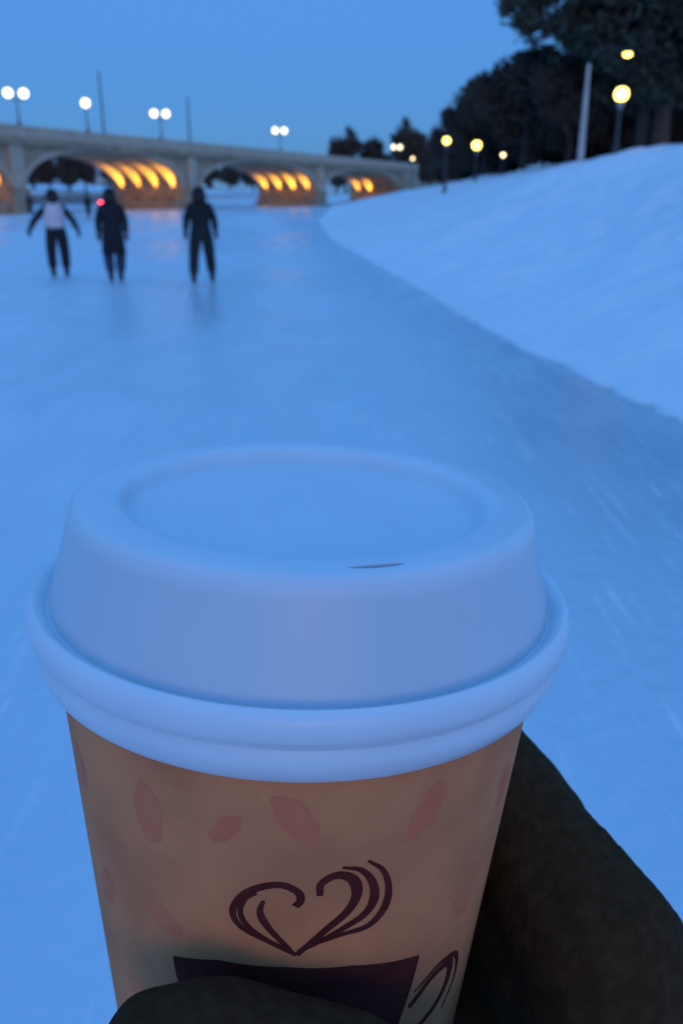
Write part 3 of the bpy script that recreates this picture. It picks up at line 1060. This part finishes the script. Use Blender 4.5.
    return tag(t, label, 'person', 'skaters on the ice')


dark = (0.016, 0.017, 0.022)
person((-5.70, 17.85, 0), R(18), (0.02, 0.024, 0.034), dark, (0.02, 0.016, 0.015),
       'skater in dark clothes with a whitish backpack, both arms held out low', 1.72,
       arms=((0.43, 0.0, 0.93), (-0.50, 0.0, 0.95)), stance=0.13, pack=(0.80, 0.70, 0.70))
person((-4.33, 16.9, 0), R(12), (0.014, 0.014, 0.017), (0.04, 0.055, 0.11), dark,
       'skater in long black coat and blue jeans, legs together, in the middle of three', 1.74,
       arms=((0.25, 0.03, 0.90), (-0.25, 0.03, 0.90)), stance=0.09, coat=0.42)
person((-2.62, 16.65, 0), R(9), (0.013, 0.013, 0.016), (0.018, 0.022, 0.022), dark,
       'rightmost near skater, all in black with legs apart', 1.76,
       arms=((0.27, 0.05, 0.93), (-0.27, 0.05, 0.93)), stance=0.17, stride=0.16, lean=0.06)
person((-27.6, 80.0, 0), R(30), (0.03, 0.02, 0.025), dark, dark, 'tiny distant skater in dark clothes at the foot of the leftmost pier', 1.70, low=True, stride=0.14)
person((-19.6, 69.8, 0), R(-20), (0.02, 0.028, 0.04), dark, dark, 'tiny distant skater in dark clothes beside the red light', 1.72, low=True, stride=-0.12)

# ------------------------------------------------------------------ the paper cup
CUP_LOC = (-0.0072, 0.140, 1.5335)                 # rim of the lid, held at arm's length
CUP_ROT = Matrix.Rotation(0.045, 4, 'Y') @ Matrix.Rotation(-0.045, 4, 'X')
SK = 0.0100                                        # lid skirt reaches this far below the bead
TAP = 0.09


def cup_r(h):
    return 0.0425 + TAP * (h + 0.0115)


cup = empty('paper_cup')
cup.matrix_world = Matrix.Translation(CUP_LOC) @ CUP_ROT
tag(cup, 'brown paper coffee cup with white plastic lid held in a dark glove', 'cup')

kraft = mat('kraft_paper', (0.76, 0.272, 0.112), 0.72, (0.60, 0.205, 0.088), 55, 0.00012, 900, spec=0.12, detail=6)
t_ = kraft.node_tree                                # faint vertical fibre streaks
print_m = mat('maroon_print', (0.095, 0.017, 0.015), 0.8, (0.12, 0.026, 0.020), 220, spec=0.06)
bean_m = mat('faded_red_print', (0.67, 0.175, 0.085), 0.7, (0.70, 0.215, 0.10), 160, spec=0.12)
lid_m = mat('white_lid_plastic', (0.70, 0.78, 0.84), 0.34, (0.66, 0.745, 0.81), 60, 0.00004, 260, spec=0.4)
b_ = lid_m.node_tree.nodes['Principled BSDF']
b_.inputs['Subsurface Weight'].default_value = 0.25
b_.inputs['Subsurface Radius'].default_value = (0.004, 0.004, 0.004)
b_.inputs['Subsurface Scale'].default_value = 1.0

HB = -0.108
prof = [(0.0005, HB + 0.008), (cup_r(HB) - 0.0006, HB + 0.008), (cup_r(HB) - 0.0006, HB), (cup_r(HB), HB)]
prof += [(cup_r(HB + (abs(HB) - 0.004) * i / 24), HB + (abs(HB) - 0.004) * i / 24) for i in range(1, 25)]
prof += [(0.0432, -0.0035), (0.0436, -0.0025), (0.0432, -0.0015), (0.0422, -0.002), (0.0418, -0.006)]
prof += [(cup_r(HB + 0.012) - 0.0006, HB + 0.009)]
body = MB().lathe(prof, n=288).build('cup_body', kraft, cup, True)

lp = [(0.00001, 0.0148), (0.020, 0.0148), (0.0275, 0.0149), (0.0292, 0.0152), (0.0304, 0.0160), (0.0312, 0.0170), (0.0320, 0.0177),
      (0.0330, 0.0180), (0.0345, 0.01805), (0.0372, 0.0180), (0.0383, 0.01785), (0.0391, 0.0174), (0.0396, 0.0165), (0.0400, 0.0150)]
lp += [(0.0400 + 0.0032 * i / 8, 0.0150 - 0.0128 * i / 8) for i in range(1, 9)]
lp += [(0.04335, 0.0012), (0.0436, 0.0004), (0.0441, 0.0002), (0.0446, 0.0008), (0.0453, 0.0017), (0.0461, 0.0020), (0.0468, 0.0016),
       (0.0473, 0.0006), (0.0475, -0.0007), (0.0473, -0.0021), (0.0469, -0.0030), (0.0463, -0.0037), (0.0459, -0.0042), (0.0461, -0.0049),
       (0.0464, -0.0057), (0.0463, -0.0068), (0.0458, -0.0082), (0.0451, -SK + 0.0004), (0.0446, -SK), (0.0440, -SK + 0.0002), (0.0437, -0.007), (0.0437, -0.001), (0.0432, 0.001),
       (0.0398, 0.0145), (0.038, 0.0172), (0.0335, 0.0173), (0.031, 0.0158), (0.0285, 0.0143), (0.00001, 0.0141), (0.00001, 0.0148)]
lid = MB().lathe(lp, n=160).build('lid', lid_m, cup, True)
# sip hole: a slot cut through the raised ring, nearest the drinker
ph0, rad0 = R(-72), 0.0364
V = []
for zz_ in (0.0150, 0.0200):
    for k in range(32):
        a = 2 * math.pi * k / 32
        ph = ph0 + 0.0042 * math.cos(a) / rad0
        V.append(((rad0 + 0.0006 * math.sin(a)) * math.cos(ph), (rad0 + 0.0006 * math.sin(a)) * math.sin(ph), zz_))
cut = mesh_obj('cutter', V, [tuple(range(32)), tuple(range(32, 64))[::-1]] + [(32 + k, 32 + (k + 1) % 32, (k + 1) % 32, k) for k in range(32)], lid_m)
src_lid = mesh_obj('lid_raw', [tuple(v.co) for v in lid.data.vertices], [tuple(q.vertices)[::-1] for q in lid.data.polygons], lid_m)
bo_ = src_lid.modifiers.new('slot', 'BOOLEAN')
bo_.operation = 'DIFFERENCE'
bo_.solver = 'EXACT'
bo_.object = cut
lm = baked(src_lid, 'lid')
if len(lm.polygons) > 5000:
    lm.polygons.foreach_set('use_smooth', [True] * len(lm.polygons))
    lm.set_sharp_from_angle(angle=R(50))
    lid.data = lm
bpy.data.objects.remove(cut, do_unlink=True)

def cup_xyz(deg, h_mm, off=0.00006):
    h = h_mm / 1000
    r = cup_r(h) + off
    return (r * math.cos(R(deg)), r * math.sin(R(deg)), h)


def catmull(P, n=9):
    P = [np.array(p, float) for p in P]
    P = [2 * P[0] - P[1]] + P + [2 * P[-1] - P[-2]]
    out = []
    for i in range(1, len(P) - 2):
        for k in range(n):
            t = k / n
            a, b, c, d = P[i - 1], P[i], P[i + 1], P[i + 2]
            out.append(0.5 * (2 * b + (c - a) * t + (2 * a - 5 * b + 4 * c - d) * t * t + (3 * b - a - 3 * c + d) * t ** 3))
    out.append(P[-2])
    return out


def ribbon(strokes, name, material, off=0.00006):
    """printed strokes (degrees round the cup, mm below the rim), width w0 -> w1 mm"""
    V, F = [], []
    for si, (P, w0, wm, w1) in enumerate(strokes):
        C = catmull(P)
        n = len(C)
        b = len(V)
        for i, c in enumerate(C):
            d = C[min(i + 1, n - 1)] - C[max(i - 1, 0)]
            dx = d[0] * math.pi / 180 * 39
            L = math.hypot(dx, d[1]) or 1
            nx, ny = -d[1] / L, dx / L
            f = i / (n - 1)
            w = 1.6 * (w0 + (wm - w0) * f * 2) if f < 0.5 else 1.6 * (wm + (w1 - wm) * (f - 0.5) * 2)
            for s in (-0.5, 0.5):
                V.append(cup_xyz(c[0] + s * w * nx / (math.pi / 180 * 39), c[1] + s * w * ny, off + si * 0.000008))
        for i in range(n - 1):
            F.append((b + 2 * i, b + 2 * i + 1, b + 2 * i + 3, b + 2 * i + 2))
    return mesh_obj(name, V, F, material, body)


ribbon([
    ([(-86.8, -44.6), (-93.2, -41.9), (-99.0, -39.6), (-100.9, -36.8), (-98.9, -33.4), (-95.1, -31.2), (-90.6, -30.4), (-87.1, -31.7), (-86.4, -33.4), (-87.5, -34.6)], 0.5, 0.8, 0.75),
    ([(-87.6, -44.0), (-94.2, -41.2), (-97.9, -38.9), (-99.2, -36.5), (-98.0, -33.8), (-95.6, -32.4)], 0.4, 0.6, 0.25),
    ([(-88.2, -43.6), (-93.2, -39.0), (-94.9, -36.1), (-94.2, -33.7)], 0.5, 0.8, 0.35),
    ([(-86.8, -44.6), (-80.8, -39.8), (-76.2, -36.4), (-74.4, -33.1), (-75.6, -30.0), (-79.0, -28.8), (-82.2, -30.2), (-82.4, -32.6)], 0.6, 1.1, 0.6),
    ([(-86.2, -43.8), (-76.9, -39.8), (-72.1, -37.5), (-70.3, -34.7), (-71.2, -31.1), (-74.0, -28.4), (-78.0, -27.4)], 0.5, 1.0, 0.3),
    ([(-83.5, -42.6), (-77.0, -41.0), (-70.8, -40.1), (-67.5, -37.1), (-67.1, -33.2), (-69.0, -29.3), (-72.6, -26.8)], 0.3, 0.9, 0.3)],
    'steam_heart_print', print_m)
ribbon([
    ([(-55.5, -63.5), (-48.2, -59.4), (-41.2, -59.6), (-40.2, -64.4), (-44.3, -68.4), (-52, -71.0)], 0.8, 1.3, 0.9),
    ([(-54.5, -60.2), (-46.1, -57.4), (-38.0, -59.4), (-35.6, -66.0), (-39.9, -71.6)], 0.3, 0.8, 0.4)], 'mug_handle_print', print_m)
# mug silhouette: curved top edge, sides running in towards the foot
V, F = [], []
NC, NR = 40, 14
for j in range(NR + 1):
    g = j / NR
    for i in range(NC + 1):
        f = i / NC
        lo, hi = -117 + 12 * g ** 1.6, -55 - 9 * g ** 1.6
        top = np.interp(f, [0, 0.2, 0.45, 0.7, 1], [-50.4, -47.6, -47.2, -48.2, -51.4])
        V.append(cup_xyz(lo + (hi - lo) * f, top * (1 - g) + g * -80, 0.00004))
for j in range(NR):
    for i in range(NC):
        a = j * (NC + 1) + i
        F.append((a, a + NC + 1, a + NC + 2, a + 1))
mesh_obj('mug_print', V, F, print_m, body)
# faded red coffee beans scattered over the paper
for k, (deg, h, rw, rh, rot_) in enumerate([(-120.0, -22.5, 2.6, 5.6, 0.15), (-147, -24, 2.2, 4.6, 0.2), (-141, -46, 2.4, 5.0, -0.5), (-119, -43, 2.2, 4.2, 0.9),
                                           (-41.5, -46.0, 2.2, 3.6, 0.5), (-60, -20, 2.4, 4.8, -0.4), (-88, -18, 2.4, 4.6, 0.7), (-30, -26, 2.4, 4.8, 0.3),
                                           (-131, -66, 2.4, 4.8, 0.3), (-102, -21, 1.6, 3.4, -0.8)]):
    V, F = [cup_xyz(deg, h, 0.000022)], []
    N, NRG = 28, 6
    for g in range(1, NRG + 1):
        for i in range(N):
            a = 2 * math.pi * i / N
            wob = (1 + 0.10 * math.sin(2 * a + k) + 0.06 * math.sin(5 * a + 2 * k)) * g / NRG
            u_, w_ = rw * math.cos(a) * wob, rh * math.sin(a) * wob
            u2, w2 = u_ * math.cos(rot_) - w_ * math.sin(rot_), u_ * math.sin(rot_) + w_ * math.cos(rot_)
            V.append(cup_xyz(deg + u2 / (math.pi / 180 * 39), h + w2, 0.000022))
    for i in range(N):
        F.append((0, 1 + i, 1 + (i + 1) % N))
        for g in range(NRG - 1):
            a, b = 1 + g * N, 1 + (g + 1) * N
            F.append((a + i, b + i, b + (i + 1) % N, a + (i + 1) % N))
    mesh_obj('bean_print', V, F, bean_m, body)

# ------------------------------------------------------------------ gloved hand holding the cup
hand = empty('gloved_hand')
hand.matrix_world = cup.matrix_world.copy()
tag(hand, 'dark gloved hand and sleeve gripping the coffee cup from the right', 'hand')
fleece = mat('fleece_glove', (0.050, 0.025, 0.011), 0.95, (0.066, 0.035, 0.017), 420, 0.0007, 700, spec=0.08, detail=8, contrast=(0.42, 0.66))
coatm = mat('coat_sleeve', (0.045, 0.023, 0.011), 0.9, (0.058, 0.032, 0.016), 120, 0.0006, 500, spec=0.12)


def capsule_chain(bm_, pts, rad, n=6):
    for i in range(len(pts) - 1):
        a, b = Vector(pts[i]), Vector(pts[i + 1])
        for k in range(n + 1):
            f = k / n
            bmesh.ops.create_icosphere(bm_, subdivisions=2, radius=rad[i] + (rad[i + 1] - rad[i]) * f,
                                       matrix=Matrix.Translation(a.lerp(b, f)))


def around(deg, h, off):
    r = cup_r(h) + off
    return (r * math.cos(R(deg)), r * math.sin(R(deg)), h)


bmg = bmesh.new()
Wr = (0.082, -0.060, -0.158)                       # wrist
# fingers: knuckle, then round the back of the cup
FING = [([(0.0610, -0.010, -0.070)], [(18, -0.060), (52, -0.049), (86, -0.044), (118, -0.043)], 0.0140),
        ([(0.0610, -0.008, -0.088)], [(16, -0.080), (52, -0.073), (90, -0.069), (126, -0.068)], 0.0138),
        ([(0.0630, -0.008, -0.104)], [(14, -0.100), (50, -0.094), (88, -0.091), (120, -0.090)], 0.0130),
        ([(0.0600, -0.010, -0.120)], [(12, -0.118), (46, -0.113), (80, -0.110), (106, -0.109)], 0.0118)]
for kn, wrap, fr in FING:
    pts = [(kn[0][0] * 0.45 + Wr[0] * 0.55, kn[0][1] * 0.45 + Wr[1] * 0.55, kn[0][2] * 0.5 + Wr[2] * 0.5), kn[0]] + [around(d, h, fr * 0.93) for d, h in wrap]
    rad = [0.021, fr * 1.18, fr * 1.04, fr, fr * 0.97, fr * 0.8]
    capsule_chain(bmg, pts, rad)
# palm and back of the hand
capsule_chain(bmg, [Wr, (0.070, -0.034, -0.124), (0.062, -0.010, -0.102)], [0.026, 0.020, 0.015])
capsule_chain(bmg, [Wr, (0.072, -0.036, -0.128), (0.060, -0.010, -0.108)], [0.026, 0.022, 0.016])
# thumb across the front
capsule_chain(bmg, [Wr, (0.063, -0.056, -0.118), (0.040, -0.050, -0.080), (0.010, -0.0525, -0.0575), (-0.008, -0.0515, -0.0530), (-0.0170, -0.0485, -0.0560)],
              [0.025, 0.0195, 0.0150, 0.0122, 0.0120, 0.0098])
me = bpy.data.meshes.new('glove_raw')
bmg.to_mesh(me)
bmg.free()
tmp = bpy.data.objects.new('glove_raw', me)
COL.objects.link(tmp)
rm = tmp.modifiers.new('remesh', 'REMESH')
rm.mode = 'VOXEL'
rm.voxel_size = 0.0011
sm = tmp.modifiers.new('smooth', 'SMOOTH')
sm.factor = 0.5
sm.iterations = 6
gm = baked(tmp, 'glove')
co = np.empty(len(gm.vertices) * 3, np.float32)
gm.vertices.foreach_get('co', co)
no = np.empty(len(gm.vertices) * 3, np.float32)
gm.vertex_normals.foreach_get('vector', no)
co, no = co.reshape(-1, 3), no.reshape(-1, 3)
w1 = fbm(co[:, 0] * 900 + co[:, 2] * 300, co[:, 1] * 900 - co[:, 2] * 500, 61, 0.03, 3)      # soft cloth creases
w2 = fbm(co[:, 0] * 900 - co[:, 2] * 700, co[:, 1] * 900 + co[:, 2] * 400, 63, 0.12, 3)
rc = np.hypot(co[:, 0], co[:, 1]) - (0.0425 + TAP * (co[:, 2] + 0.0115))
co = co + no * (w1 * 0.0006 + w2 * 0.0002)[:, None] * np.clip((rc - 0.003) / 0.006, 0, 1)[:, None]
gm.vertices.foreach_set('co', co.reshape(-1).astype(np.float32))
gm.materials.clear()
gm.materials.append(fleece)
gm.polygons.foreach_set('use_smooth', [True] * len(gm.polygons))
g_o = bpy.data.objects.new('glove', gm)
COL.objects.link(g_o)
g_o.parent = hand

# sleeve: from the wrist back to the elbow and up to the shoulder
path = catmull([(0.079, -0.045, -0.145), (0.098, -0.09, -0.185), (0.15, -0.19, -0.25), (0.20, -0.30, -0.33), (0.235, -0.375, -0.34), (0.25, -0.42, -0.25), (0.255, -0.45, -0.12)], 14)
V, F = [], []
NS = 40
for i, p in enumerate(path):
    f = i / (len(path) - 1)
    tdir = Vector(path[min(i + 1, len(path) - 1)] - path[max(i - 1, 0)]).normalized()
    u = tdir.cross(Vector((0, 0, 1))).normalized()
    w = tdir.cross(u)
    base = 0.036 + 0.028 * min(1, f * 1.8)
    for k in range(NS):
        a = 2 * math.pi * k / NS
        fold = 0.0025 * math.sin(i * 0.9 + 2.2 * math.sin(a + i * 0.2)) + 0.0015 * math.sin(3 * a + i * 0.5)
        r = base + fold * min(1, f * 8) + (0.003 if i < 2 else 0)
        q = Vector(p) + (u * math.cos(a) + w * math.sin(a)) * r
        V.append(q)
for i in range(len(path) - 1):
    for k in range(NS):
        k2 = (k + 1) % NS
        F.append((i * NS + k, i * NS + k2, (i + 1) * NS + k2, (i + 1) * NS + k))
F.append(tuple((len(path) - 1) * NS + k for k in range(NS)))
F.append(tuple(range(NS))[::-1])
mesh_obj('sleeve', V, F, coatm, hand, True)
